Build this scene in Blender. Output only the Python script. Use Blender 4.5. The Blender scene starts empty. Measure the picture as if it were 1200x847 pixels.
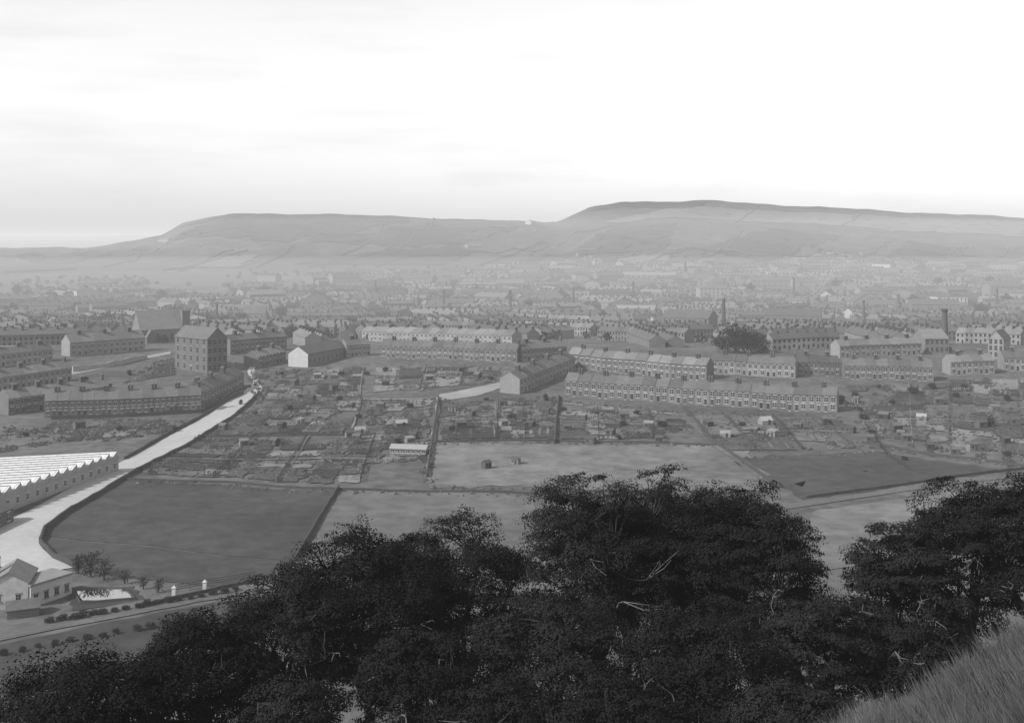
import bpy, math, random
import numpy as np
from mathutils import Vector
random.seed(7)
F=1300.0; HZ=290.0; CX=600.0; CZ=60.0
col=bpy.context.scene.collection
ORD=['first','second','third','fourth','fifth','sixth','seventh','eighth','ninth','tenth','eleventh','twelfth','thirteenth','fourteenth','fifteenth','sixteenth','seventeenth','eighteenth','nineteenth','twentieth']
TENS=['twenty','thirty','forty','fifty','sixty','seventy','eighty','ninety']
def ordw(i):
    if i<20: return ORD[i]
    n=i+1; t=n//10-2
    return (TENS[t][:-1]+'ieth') if n%10==0 else TENS[t]+'-'+ORD[n%10-1]

# ------------------------------------------------------------------ terrain
_ty=np.arange(-60,2300,1.0)
_td=np.interp(_ty,[-60,0,60,110,140,200,300,400,470,520,580,650,800,1000,1300,1700,2100,2300],
                  [-14,1.7,32.5,54.5,58.3,59,58,56.5,54,51,51,55,61.5,65,62,52,40,34])
def _sm(a,n):
    k=np.ones(n)/n; p=np.pad(a,(n,n),mode='edge'); return np.convolve(p,k,'same')[n:-n]
_s=_sm(_sm(_td,31),31)
_w=np.clip((_ty-112)/30,0,1); _td=_td*(1-_w)+_s*_w
PX=[-400,-100,0,100,160,190,215,270,330,480,620,655,690,730,790,830,900,950,1050,1200,1700]
R1=[296,293,291,290,281,275,262,250,250,254,260,262,264,263,258,259,262,264,272,282,300]
R2=[300,298,297,296,290,282,272,257,256,259,262.5,259.5,244,235.5,236,235,239,242,247.5,255,275]
YK=[2100,2400,2700,3000,3300,4000,5000,6500,9000,14000]
_r0=np.full(len(PX),290+40/2100*F); r1=np.array(R1,float); r2=np.array(R2,float)
PYK=[_r0,_r0+(r1-_r0)*.24,_r0+(r1-_r0)*.46,_r0+(r1-_r0)*.72,r1,r2,np.maximum(r2,r1)+6,np.full(len(PX),292.0),
     np.interp(PX,[-400,-100,60,170,260,600,1700],[276,276,277.5,276,281,292,292]),np.full(len(PX),289.5)]
ZK=np.array([CZ-(p-HZ)/F*y for p,y in zip(PYK,YK)])
def G(X,Y):
    X=np.asarray(X,float); Y=np.asarray(Y,float); X,Y=np.broadcast_arrays(X,Y)
    z=CZ-np.interp(Y,_ty,_td)
    s=np.clip(.54*(X-.7),0,9)*np.clip((46-Y)/24,0,1)
    z=z+s
    px=CX+F*X/np.maximum(Y,1)
    far=Y>2100
    if far.any():
        k=np.clip(np.searchsorted(YK,Y,side='right')-1,0,len(YK)-2)
        rows=np.stack([np.interp(px,PX,ZK[i]) for i in range(len(YK))])
        a=np.take_along_axis(rows,k[None],0)[0]; b=np.take_along_axis(rows,(k+1)[None],0)[0]
        yk=np.array(YK,float); t=np.clip((Y-yk[k])/(yk[k+1]-yk[k]),0,1)
        zz=a+(b-a)*t
        amp=np.clip((Y-2150)/400,0,1)*np.clip((5200-Y)/800,0,1)
        gul=np.clip((Y-2300)/300,0,1)*np.clip((3280-Y)/200,0,1)
        zz=zz+amp*(2.0*np.sin(X*.013+1.7*np.sin(Y*.006))+1.2*np.sin(X*.031+Y*.017)+.7*np.sin(X*.07-Y*.03))+gul*(4*np.sin(X*.021+2*np.sin(Y*.009+X*.002))+3*np.sin(X*.045+Y*.02)+2*np.sin(X*.09+2*np.sin(Y*.02)))
        fold=np.exp(-((px-650-(3300-Y)*.02)/22)**2)*np.clip((Y-2150)/300,0,1)*np.clip((4000-Y)/500,0,1)
        zz=zz-14*fold
        z=np.where(far,zz,z)
    mid=np.clip((Y-130)/40,0,1)*np.clip((900-Y)/200,0,1)
    z=z+mid*(.25*np.sin(X*.06+Y*.03)+.15*np.sin(X*.17-Y*.11))
    return z
def g1(x,y): return float(G(np.array([x]),np.array([y]))[0])
_ay=np.concatenate([np.arange(134,1200,.5),np.arange(1200,2600,2),np.arange(2600,5200,4)])
def at(px,py):
    X=(px-CX)/F*_ay; z=G(X,_ay); r=CZ-(py-HZ)/F*_ay
    i=np.argmax(z>=r)
    if not (z>=r).any(): i=len(_ay)-1
    return Vector((X[i],_ay[i],z[i]))

# ------------------------------------------------------------------ materials
def mat(name,base,var=.25,scale=.5,rough=.9,rnd=.0,scale2=None,wave=None,spec=.15,metal=0):
    m=bpy.data.materials.new(name); m.use_nodes=True; nt=m.node_tree; N=nt.nodes; L=nt.links
    b=N['Principled BSDF']; b.inputs['Roughness'].default_value=rough; b.inputs['Specular IOR Level'].default_value=spec; b.inputs['Metallic'].default_value=metal
    geo=N.new('ShaderNodeNewGeometry')
    def noise(sc,det=5):
        n=N.new('ShaderNodeTexNoise'); n.inputs['Scale'].default_value=sc; n.inputs['Detail'].default_value=det; n.inputs['Roughness'].default_value=.62
        L.new(geo.outputs['Position'],n.inputs['Vector']); return n.outputs['Fac']
    def math_(op,a,bb):
        x=N.new('ShaderNodeMath'); x.operation=op
        for i,q in enumerate((a,bb)):
            if isinstance(q,(int,float)): x.inputs[i].default_value=q
            else: L.new(q,x.inputs[i])
        return x.outputs[0]
    def centred(fac,amp):
        return math_('ADD',math_('MULTIPLY',math_('SUBTRACT',fac,.5),amp*2.6),1.0)
    v=centred(noise(scale),var)
    if scale2: v=math_('MULTIPLY',v,centred(noise(scale2,3),var))
    if rnd:
        oi=N.new('ShaderNodeObjectInfo'); v=math_('MULTIPLY',v,math_('ADD',math_('MULTIPLY',oi.outputs['Random'],rnd*2),1-rnd))
    v=math_('MAXIMUM',math_('MULTIPLY',v,base),.004)
    L.new(v,b.inputs['Base Color'])
    return m
M={}
M['ground']=mat('rough_grass',.08,.65,.02,scale2=.25)
M['field_dark']=mat('dark_pasture',.044,.5,.03,scale2=.3)
M['field_mid']=mat('mid_pasture',.095,.5,.025,scale2=.22)
M['field_pale']=mat('pale_pasture',.118,.6,.022,scale2=.2)
M['bed_pale']=mat('pale_garden_grass',.15,.45,.08,scale2=.5)
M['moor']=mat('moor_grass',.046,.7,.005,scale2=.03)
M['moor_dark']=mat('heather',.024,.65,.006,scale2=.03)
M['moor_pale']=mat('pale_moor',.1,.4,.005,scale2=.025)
M['soil_dark']=mat('dug_soil',.028,.5,.12,scale2=.8)
M['soil']=mat('dry_soil',.058,.5,.12,scale2=.8)
M['soil_pale']=mat('pale_soil',.14,.5,.1,scale2=.7)
M['crop']=mat('vegetable_leaves',.075,.6,.08,scale2=.8)
M['scrub']=mat('rank_weeds',.048,.6,.05,scale2=.6)
M['road']=mat('macadam',.33,.16,.06,scale2=.6)
M['path']=mat('trodden_path',.22,.28,.12,scale2=1.0)
M['ballast']=mat('cinder_ballast',.1,.35,.1,scale2=1.0)
M['rail']=mat('steel_rail',.09,.1,1,rough=.6)
M['stone']=mat('sooty_stone',.125,.22,.3,rnd=.22,scale2=1.5)
M['stone_mid']=mat('weathered_stone',.18,.22,.3,rnd=.2,scale2=1.5)
M['stone_pale']=mat('pale_stone',.3,.2,.3,rnd=.12,scale2=1.5)
M['stone_light']=mat('light_stone',.4,.24,.4,scale2=1.5)
M['render']=mat('whitewash',.38,.18,.4,scale2=2)
M['slate']=mat('slate',.09,.24,.3,rough=.75,rnd=.26,scale2=1.5)
M['slate_pale']=mat('pale_slate',.135,.24,.3,rough=.75,rnd=.22,scale2=1.5)
M['slate_light']=mat('light_slate',.185,.2,.4,rough=.75,scale2=2)
M['slate_dark']=mat('dark_slate',.065,.2,.5,rough=.75,rnd=.15,scale2=2)
M['chim']=mat('chimney_stone',.06,.2,1,rnd=.2)
M['pot']=mat('clay_pot',.2,.15,2)
M['glass']=mat('window_glass',.018,.1,1,rough=.15,spec=.3)
M['trim']=mat('pale_trim',.38,.1,1)
M['door']=mat('painted_door',.05,.1,1,rnd=.6)
M['white_glass']=mat('whitened_glazing',.6,.12,.5,rough=.5,scale2=3)
M['hut_glass']=mat('dusty_glazing',.22,.2,1.5,rough=.4,rnd=.25)
M['wood']=mat('weathered_wood',.055,.25,2,rnd=.45)
M['wood_pale']=mat('pale_wood',.13,.25,2,rnd=.45)
M['felt']=mat('roofing_felt',.075,.2,2,rnd=.4)
M['tin']=mat('pale_roof_sheet',.12,.2,2,rnd=.6)
M['wallstone']=mat('dry_stone',.048,.35,1.2)
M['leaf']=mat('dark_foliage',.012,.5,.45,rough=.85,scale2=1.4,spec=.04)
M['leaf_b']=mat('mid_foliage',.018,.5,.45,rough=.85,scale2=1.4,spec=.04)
M['leaf_far']=mat('town_foliage',.032,.4,.3,scale2=1.5,rnd=.25)
M['bark']=mat('bark',.025,.4,2.5)
M['bark_pale']=mat('bare_bark',.1,.4,2.5)
M['bark_dark']=mat('dark_bark',.04,.3,2)
M['straw']=mat('dry_grass_blades',.085,.8,.3,scale2=1.6)
M['bank']=mat('dry_grass_bank',.045,.5,.6,scale2=4)
M['water']=mat('still_water',.5,.06,.2,rough=.05,spec=.8,metal=1)

# ------------------------------------------------------------------ mesh helpers
class MB:
    def __init__(s): s.v=[]; s.f=[]; s.m=[]; s.T=None; s.sw=False; s.sh=0
    def p(s,x,y,z):
        if s.sw: x,y=y,x
        if s.sh: x=x-y*s.sh
        if s.T:
            cx,cy,cz,c,sn=s.T; x,y,z=cx+x*c-y*sn,cy+x*sn+y*c,cz+z
        s.v.append((x,y,z)); return len(s.v)-1
    def face(s,pts,m=0):
        s.f.append([s.p(*q) for q in pts]); s.m.append(m)
    def box(s,x0,x1,y0,y1,z0,z1,m=0,bottom=False):
        a=[s.p(x,y,z) for z in (z0,z1) for x,y in ((x0,y0),(x1,y0),(x1,y1),(x0,y1))]
        fs=[(4,5,6,7),(0,1,5,4),(1,2,6,5),(2,3,7,6),(3,0,4,7)]
        if bottom: fs.append((3,2,1,0))
        for q in fs: s.f.append([a[i] for i in q]); s.m.append(m)
    def gable(s,x0,x1,y0,y1,z0,e,h,m=0):
        ym=(y0+y1)/2
        a=[s.p(x,y,z) for x in (x0,x1) for y,z in ((y0,z0),(y1,z0),(y1,e),(ym,h),(y0,e))]
        for q in ((0,1,2,3,4),(5,6,7,8,9),(0,4,9,5),(1,6,7,2),(4,3,8,9),(2,7,8,3)): s.f.append([a[i] for i in q]); s.m.append(m)
    def roof(s,x0,x1,y0,y1,e,h,m=0,t=.2,ov=.3):
        ym=(y0+y1)/2; sl=(h-e)/(ym-y0); ze=e-sl*ov+.02
        pr=[(y0-ov,ze),(ym,h+.02),(y1+ov,ze),(y1+ov,ze+t),(ym,h+.02+t),(y0-ov,ze+t)]
        a=[s.p(x,y,z) for x in (x0,x1) for y,z in pr]
        for i in range(6): j=(i+1)%6; s.f.append([a[i],a[j],a[6+j],a[6+i]]); s.m.append(m)
        for o in (0,6): s.f.append([a[o],a[o+1],a[o+4],a[o+5]]); s.m.append(m); s.f.append([a[o+1],a[o+2],a[o+3],a[o+4]]); s.m.append(m)
    def hip(s,x0,x1,y0,y1,e,h,m=0,ov=.4):
        x0-=ov;x1+=ov;y0-=ov;y1+=ov; ym=(y0+y1)/2; i=min((y1-y0)/2,(x1-x0)/2-.3)
        A=[s.p(x,y,e+.02) for x,y in ((x0,y0),(x1,y0),(x1,y1),(x0,y1))]; a=s.p(x0+i,ym,h); b=s.p(x1-i,ym,h)
        for q in ((A[0],A[1],b,a),(A[1],A[2],b),(A[2],A[3],a,b),(A[3],A[0],a),(A[3],A[2],A[1],A[0])): s.f.append(list(q)); s.m.append(m)
    def cyl(s,x,y,z0,z1,r0,r1,n=10,m=0):
        a=[s.p(x+r*math.cos(k*2*math.pi/n),y+r*math.sin(k*2*math.pi/n),z) for r,z in ((r0,z0),(r1,z1)) for k in range(n)]
        for k in range(n): j=(k+1)%n; s.f.append([a[k],a[j],a[n+j],a[n+k]]); s.m.append(m)
        s.f.append(a[n:]); s.m.append(m)
    def tube(s,pts,rad,n=6,m=0):
        rings=[]
        for i,pt in enumerate(pts):
            d=Vector(pts[min(i+1,len(pts)-1)])-Vector(pts[max(i-1,0)]); d.normalize()
            u=d.cross(Vector((.31,.95,.1))); u.normalize(); w=d.cross(u)
            rings.append([s.p(*(Vector(pt)+(u*math.cos(k*2*math.pi/n)+w*math.sin(k*2*math.pi/n))*rad[i])) for k in range(n)])
        for a,b in zip(rings,rings[1:]):
            for k in range(n): j=(k+1)%n; s.f.append([a[k],a[j],b[j],b[k]]); s.m.append(m)
    def mesh(s,name,mats):
        me=bpy.data.meshes.new(name); me.from_pydata(s.v,[],s.f)
        for q in mats: me.materials.append(M[q])
        if len(mats)>1: me.polygons.foreach_set('material_index',s.m)
        return me
def link(name,me,parent=None,loc=(0,0,0),rz=0):
    o=bpy.data.objects.new(name,me); col.objects.link(o)
    if parent: o.parent=parent
    o.location=loc; o.rotation_euler=(0,0,rz); return o
def tag(o,label=None,cat=None,group=None,kind=None):
    if label: o['label']=label
    if cat: o['category']=cat
    if group: o['group']=group
    if kind: o['kind']=kind
    return o
def empty(name,loc,rz=0): return link(name,None,None,loc,rz)
def npmesh(name,V,nv,mats):
    n=len(V)//nv; me=bpy.data.meshes.new(name)
    me.vertices.add(len(V)); me.vertices.foreach_set('co',V.astype(np.float32).ravel())
    me.loops.add(len(V)); me.loops.foreach_set('vertex_index',np.arange(len(V),dtype=np.int32))
    me.polygons.add(n); me.polygons.foreach_set('loop_start',np.arange(0,len(V),nv,dtype=np.int32))
    me.update(calc_edges=True)
    for q in mats: me.materials.append(M[q])
    return me
def leaves(name,P,size,r,mats,up=.5,asp=.55,bias=None):
    n=len(P); N=r.normal(size=(n,3)); N/=np.linalg.norm(N,axis=1,keepdims=True); N[:,2]+=up
    if bias is not None: N=N*.5+bias
    N/=np.linalg.norm(N,axis=1,keepdims=True)
    t=np.cross(N,r.normal(size=(n,3))); t/=np.linalg.norm(t,axis=1,keepdims=True)+1e-9; b=np.cross(N,t)
    s=(size*r.uniform(.6,1.3,n))[:,None]*.5
    V=np.stack([P+t*s,P+b*s*asp,P-t*s,P-b*s*asp],1).reshape(-1,3)
    return npmesh(name,V,4,mats)
LAY=[.08]
def grid_mesh(name,X,Y,Z,m):
    r,c=X.shape; V=np.stack([X,Y,Z],-1).reshape(-1,3)
    i=np.arange(r*c).reshape(r,c); q=np.stack([i[:-1,:-1],i[:-1,1:],i[1:,1:],i[1:,:-1]],-1).reshape(-1,4)
    me=bpy.data.meshes.new(name); me.from_pydata(V.tolist(),[],q.tolist()); me.materials.append(M[m])
    me.polygons.foreach_set('use_smooth',np.ones(len(q),bool)); return me
_rr=np.random.default_rng(99)
def drape(name,c,m,step=4,off=None,rough=0):
    if off is None: LAY[0]+=.004; off=LAY[0]
    a,b,cc,d=[np.array(q)[:2] for q in c]
    n=max(2,int(max(np.linalg.norm(b-a),np.linalg.norm(cc-d))/step)+2); k=max(2,int(max(np.linalg.norm(d-a),np.linalg.norm(cc-b))/step)+2)
    s,t=np.meshgrid(np.linspace(0,1,n),np.linspace(0,1,k))
    P=(a*(1-s[...,None])+b*s[...,None])*(1-t[...,None])+(d*(1-s[...,None])+cc*s[...,None])*t[...,None]
    if rough: P=P+_rr.normal(size=P.shape)*rough
    return tag(link(name,grid_mesh(name,P[...,0],P[...,1],G(P[...,0],P[...,1])+off,m)),kind='structure')
def patch(name,pp,m,step=4,off=None,rough=0): return drape(name,[at(*p) for p in pp],m,step,off,rough)
def strip(name,Lp,Rp,m,off=None,sub=6,rough=0):
    if off is None: LAY[0]+=.004; off=LAY[0]
    A=np.array([at(*p)[:2] for p in Lp]); B=np.array([at(*p)[:2] for p in Rp])
    t=np.linspace(0,len(A)-1,(len(A)-1)*sub+1)
    def cr(P):
        Q=np.vstack([2*P[0]-P[1],P,2*P[-1]-P[-2]]); out=[]
        for u in t:
            i=min(int(u),len(P)-2); f=u-i; p0,p1,p2,p3=Q[i:i+4]
            out.append(.5*((2*p1)+(p2-p0)*f+(2*p0-5*p1+4*p2-p3)*f*f+(3*p1-p0-3*p2+p3)*f**3))
        return np.array(out)
    a,b=cr(A),cr(B); w=np.linspace(0,1,5)
    if rough: a=a+_rr.normal(size=a.shape)*rough; b=b+_rr.normal(size=b.shape)*rough
    X=a[:,None,0]*(1-w)+b[:,None,0]*w; Y=a[:,None,1]*(1-w)+b[:,None,1]*w
    return tag(link(name,grid_mesh(name,X,Y,G(X,Y)+off,m)),kind='structure')
def resample(P,step):
    out=[P[0]]
    for a,b in zip(P,P[1:]):
        n=max(1,int((b-a).length/step))
        for i in range(1,n+1): out.append(a+(b-a)*(i/n))
    return out
def ribbon(name,label,cat,pp,h,w,m,group=None,step=3,world=False,jit=.15):
    P=resample(pp if world else [at(*p) for p in pp],step); o0=P[0].copy(); mb=MB(); rings=[]
    for i,p in enumerate(P):
        d=(P[min(i+1,len(P)-1)]-P[max(i-1,0)]); d.z=0; d.normalize(); n=Vector((-d.y,d.x,0))*w/2
        z=g1(p.x,p.y); hh=h*(1+random.uniform(-jit,jit))
        rings.append([mb.p(*(q-o0)) for q in (Vector((p.x,p.y,z-.4))-n,Vector((p.x,p.y,z+hh))-n*.7,Vector((p.x,p.y,z+hh))+n*.7,Vector((p.x,p.y,z-.4))+n)])
    for a,b in zip(rings,rings[1:]):
        for k in range(3): mb.f.append([a[k],a[k+1],b[k+1],b[k]]); mb.m.append(0)
    mb.f.append(rings[0]); mb.m.append(0); mb.f.append(rings[-1]); mb.m.append(0)
    return tag(link(name,mb.mesh(name,[m]),None,o0),label,cat,group)
def fence(label,pp,h=1.1,group=None,m='wood'):
    P=resample([at(*p) for p in pp],2.4); o0=P[0].copy(); mb=MB()
    for p in P:
        q=p-o0; z=g1(p.x,p.y)-o0.z; mb.box(q.x-.07,q.x+.07,q.y-.07,q.y+.07,z-.2,z+h+random.uniform(0,.25))
    for a,b in zip(P,P[1:]):
        for k in (.35,.65,.95):
            A=a-o0;B=b-o0; za=g1(a.x,a.y)-o0.z+h*k; zb=g1(b.x,b.y)-o0.z+h*k
            d=Vector((b.y-a.y,a.x-b.x,0)); d.normalize(); d*=.06
            mb.face([(A.x+d.x,A.y+d.y,za),(B.x+d.x,B.y+d.y,zb),(B.x+d.x,B.y+d.y,zb+.14),(A.x+d.x,A.y+d.y,za+.14)])
    return tag(link('post_and_rail_fence',mb.mesh('fence',[m]),None,o0),label,'fence',group)

# ------------------------------------------------------------------ ground sheet
Ys=np.concatenate([np.arange(-16,60,1.0),np.arange(60,140,2.5),np.arange(140,700,3.0),700*1.012**np.arange(0,252)])
U=np.linspace(-.85,.85,360)
YY,UU=np.meshgrid(Ys,U,indexing='ij'); XX=UU*(YY+26)
gm=grid_mesh('ground',XX,YY,G(XX,YY),'ground')
for q in ('moor','bank'): gm.materials.append(M[q])
cy=YY[:-1,:-1]; cxx=XX[:-1,:-1]
mi=np.where(cy>1950+120*np.sin(cxx*.008),1,0); mi=np.where((cy<60)&(cxx>1),2,mi)
gm.polygons.foreach_set('material_index',mi.ravel().astype(np.int32))
tag(link('ground',gm),kind='structure')

# ------------------------------------------------------------------ fields, roads, paths
patch('field',[(44,628),(140,562),(395,575),(345,658)],'field_dark')
patch('field',[(42,629),(345,659),(280,692),(85,668)],'field_dark')
patch('field',[(398,575),(625,580),(640,670),(352,662)],'field_mid',rough=.3)
patch('field',[(505,520),(870,520),(910,576),(500,572)],'field_pale',rough=1.0)
patch('field',[(870,536),(1030,529),(1180,552),(940,585)],'field_dark',rough=.9)
patch('field',[(950,600),(1210,566),(1240,640),(950,670)],'field_pale',rough=.6)
patch('field',[(-20,490),(95,487),(240,492),(-30,530)],'field_mid',rough=.8)
patch('field',[(640,578),(900,578),(960,680),(640,680)],'field_mid')
patch('field',[(-30,762),(300,700),(300,745),(-30,830)],'field_dark',rough=.4)
patch('pond_bank',[(80,690),(154,688),(172,709),(84,716)],'field_dark',rough=.3,step=2)
strip('road',[(300,424),(290,435),(297,447),(290,455),(250,482),(200,510),(135,545),(50,590),(18,606),(-12,625),(-30,655),(50,672)],
             [(306,426),(298,435),(306,452),(303,462),(266,492),(217,522),(143,561),(76,602),(51,622),(46,637),(62,653),(90,665)],'road')
strip('lane',[(592,447),(555,455),(512,463)],[(596,452),(558,464),(516,470)],'path',rough=.3)
strip('path',[(512,466),(507,500),(498,560)],[(516,466),(512,500),(503,560)],'path',rough=.3)
strip('path',[(796,478),(831,520),(906,572)],[(798,478),(833,520),(908.5,572)],'field_mid',rough=.3)
for a_,b_ in (([(424,430),(420,470),(410,512)],1.6),([(310,468),(424,468),(510,466)],1.2),([(580,472),(578,514)],1.6),([(520,492),(648,490)],1.0),([(655,494),(800,498)],1.0),([(840,508),(995,506)],1.0),([(1064,450),(1068,520)],2.0),([(1020,492),(1110,492),(1215,498)],1.0),([(236,538),(430,538)],1.0),([(360,512),(330,566)],1.8),([(500,430),(494,458)],1.8)):
    strip('path',a_,[(p[0]+(b_ if abs(a_[0][0]-a_[-1][0])<40 else 0),p[1]+(0 if abs(a_[0][0]-a_[-1][0])<40 else b_)) for p in a_],'soil_pale',off=.32,rough=.2)
strip('lane',[(-10,402),(40,403),(100,398)],[(-10,406),(40,407),(100,402)],'path')
strip('lane',[(60,440),(140,424),(200,412)],[(60,444),(140,428),(200,415)],'path')
up=[(-30,742),(130,712),(300,684),(600,640),(945,588),(1230,551)]; lo=[(-30,758),(130,726),(300,696),(600,650),(945,594),(1230,556)]
strip('railway_bed',up,lo,'ballast',rough=.15)
for f in (.18,.38,.6,.82):
    mid=[(a[0],a[1]+(b[1]-a[1])*f) for a,b in zip(up,lo)]; m2=[(a[0],a[1]+.5) for a in mid]
    strip('rail',mid,m2,'rail')
pw=[at(*p) for p in ((90,696),(105,694.6),(146,693.5),(152,699),(155,702.5),(125,705.2),(97,706.5),(92,701))]; zw=max(p.z for p in pw)+.22
wb=MB(); wb.face([(p.x,p.y,zw) for p in pw]); tag(link('water',wb.mesh('water',['water'])),kind='structure')
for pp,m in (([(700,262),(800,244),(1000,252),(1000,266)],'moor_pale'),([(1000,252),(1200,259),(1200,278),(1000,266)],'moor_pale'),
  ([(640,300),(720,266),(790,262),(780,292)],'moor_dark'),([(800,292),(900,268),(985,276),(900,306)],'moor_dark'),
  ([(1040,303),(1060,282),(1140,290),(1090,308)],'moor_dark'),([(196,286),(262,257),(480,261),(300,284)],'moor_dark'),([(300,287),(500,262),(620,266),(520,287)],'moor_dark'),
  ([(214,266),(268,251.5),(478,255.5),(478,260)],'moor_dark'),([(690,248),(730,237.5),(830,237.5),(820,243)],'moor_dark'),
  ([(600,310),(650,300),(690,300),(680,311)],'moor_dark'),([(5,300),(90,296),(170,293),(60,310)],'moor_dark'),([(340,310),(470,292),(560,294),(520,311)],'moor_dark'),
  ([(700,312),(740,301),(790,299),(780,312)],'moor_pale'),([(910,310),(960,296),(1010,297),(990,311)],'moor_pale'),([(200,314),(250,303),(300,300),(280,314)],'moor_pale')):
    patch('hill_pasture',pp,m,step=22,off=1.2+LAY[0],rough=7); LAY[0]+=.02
HW=[[(5,320),(90,316),(190,318),(290,294)],[(60,300),(180,292),(300,286)],[(470,290),(505,266),(520,256)],[(300,284),(420,276),(505,270)],[(520,300),(590,296),(650,290)],
    [(622,296),(665,280),(720,265)],[(640,288),(700,292),(790,293),(900,300)],[(880,309),(930,296),(985,276)],[(740,266),(860,264),(960,270),(1100,278),(1195,284)],
    [(1010,303),(1030,290),(1046,279)],[(1075,312),(1105,304),(1140,289)],[(200,285),(240,290),(330,292)],[(360,314),(430,300),(470,288)],[(900,302),(1000,300),(1090,304),(1195,302)],
    [(560,312),(600,300),(640,284)],[(700,312),(740,300),(760,290)],[(400,300),(440,282),(452,258)],[(120,314),(160,304),(190,290)],[(800,310),(840,296),(870,270)],[(1150,312),(1170,302),(1200,290)],[(860,262),(880,250),(890,242)],[(985,266),(1000,258),(1010,250)],[(210,318),(250,302),(280,292)],[(300,314),(330,300),(350,288)],
    [(440,314),(470,303),(540,298)],[(950,310),(965,300),(975,290)],[(760,308),(775,300),(800,294)]]
HW.sort(key=lambda a:a[0][0])
for i,pp in enumerate(HW):
    ribbon('field_wall','thin dark boundary wall across the hazy moor hillside, %s from the left'%ordw(i),'wall',pp,3.2,3.6,'slate_dark','field walls on the far hills',step=25)

# ------------------------------------------------------------------ walls in the valley
W=lambda lab,pp,h=1.3,m='wallstone',w=.55: ribbon('dry_stone_wall',lab,'wall',pp,h,w,m,'dry stone walls in the valley')
W('dark stone wall along the lower side of the pale curving road',[(303,463),(267,494),(218,524),(144,562.5),(77,603),(52,623),(47,637),(63,654),(90,667)],1.1)
W('stone wall along the upper side of the pale road',[(288,455),(248,482),(198,509),(146,539)],1.0)
W('dark wall slanting between the big dark field and the paler one',[(397,573),(372,612),(345,658)],1.0)
W('wall along the top edge of the big dark field',[(142,562),(270,566),(396,574)],.55)
W('straight wall topping the pale field left of the big trees',[(398,574),(500,577),(630,580)],.55)
W('dark wall beside the path down the middle allotments',[(514,466),(509,500),(500,560)],1.2)
W('wall on the right of the diagonal allotment path',[(801,478),(838,520),(915,572)],.8)
W('short dark wall dropping from the front terrace end',[(655,466),(652,490),(650,520)],1.2)
W('long wall between the middle allotments and pale field',[(512,518),(650,517),(868,522)],.6)
W('wall edging the right allotments above the track',[(1010,520),(1100,535),(1200,548)],.7)
W('wall under the long dark terrace beside the road',[(60,492),(150,489),(235,484),(285,462)],1.5)
W('pale retaining wall across the left slope below the villas',[(85,436),(140,428),(172,420)],2.2,'stone_pale',.8)
W('wall across the left allotments halfway down the slope',[(232,512),(330,511),(440,510)],.7)
W('low wall beside the railway on the left',[(168,712),(200,704),(300,682)],.7)
W('dark stone wall around the small bright pond',[(87,695.5),(94,708.5),(158,704),(148,691.8),(87,695.5)],.45,'wallstone',.45)
W('dark wall along the upper edge of the right hand railway',[(945,584),(1080,566),(1210,549)],.7)

# ------------------------------------------------------------------ buildings
def window_mesh(w,h,tr='trim'):
    mb=MB(); mb.box(-w/2,w/2,-.03,.05,0,h,0,True)
    mb.box(-w/2-.15,w/2+.15,-.12,.04,-.22,-.004,1,True); mb.box(-w/2-.15,w/2+.15,-.06,.04,h+.004,h+.3,1,True)
    mb.box(-.04,.04,-.05,-.032,0,h,1); mb.box(-w/2,w/2,-.047,-.034,h*.48,h*.54,1)
    return mb.mesh('window',['glass',tr])
def door_mesh(w=.95,h=2.1):
    mb=MB(); mb.box(-w/2,w/2,-.03,.05,0,h,0); mb.box(-w/2-.15,w/2+.15,-.06,.04,h+.004,h+.26,1,True); mb.box(-w/2,w/2,-.4,-.05,-.4,-.02,1)
    return mb.mesh('door',['door','trim'])
def chimney_mesh(h=1.6):
    mb=MB(); mb.box(-.36,.36,-.75,.75,-.7,h,0); mb.box(-.44,.44,-.83,.83,h-.22,h-.06,0,True)
    for y in (-.45,0,.45): mb.cyl(0,y,h,h+.5,.14,.11,6,1)
    return mb.mesh('chimney',['chim','pot'])
WIN=window_mesh(1.15,1.6); WINS=window_mesh(.8,1.2); DOOR=door_mesh(); CHIM=chimney_mesh()
HOUSES=[0]; SEGS=[]
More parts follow.
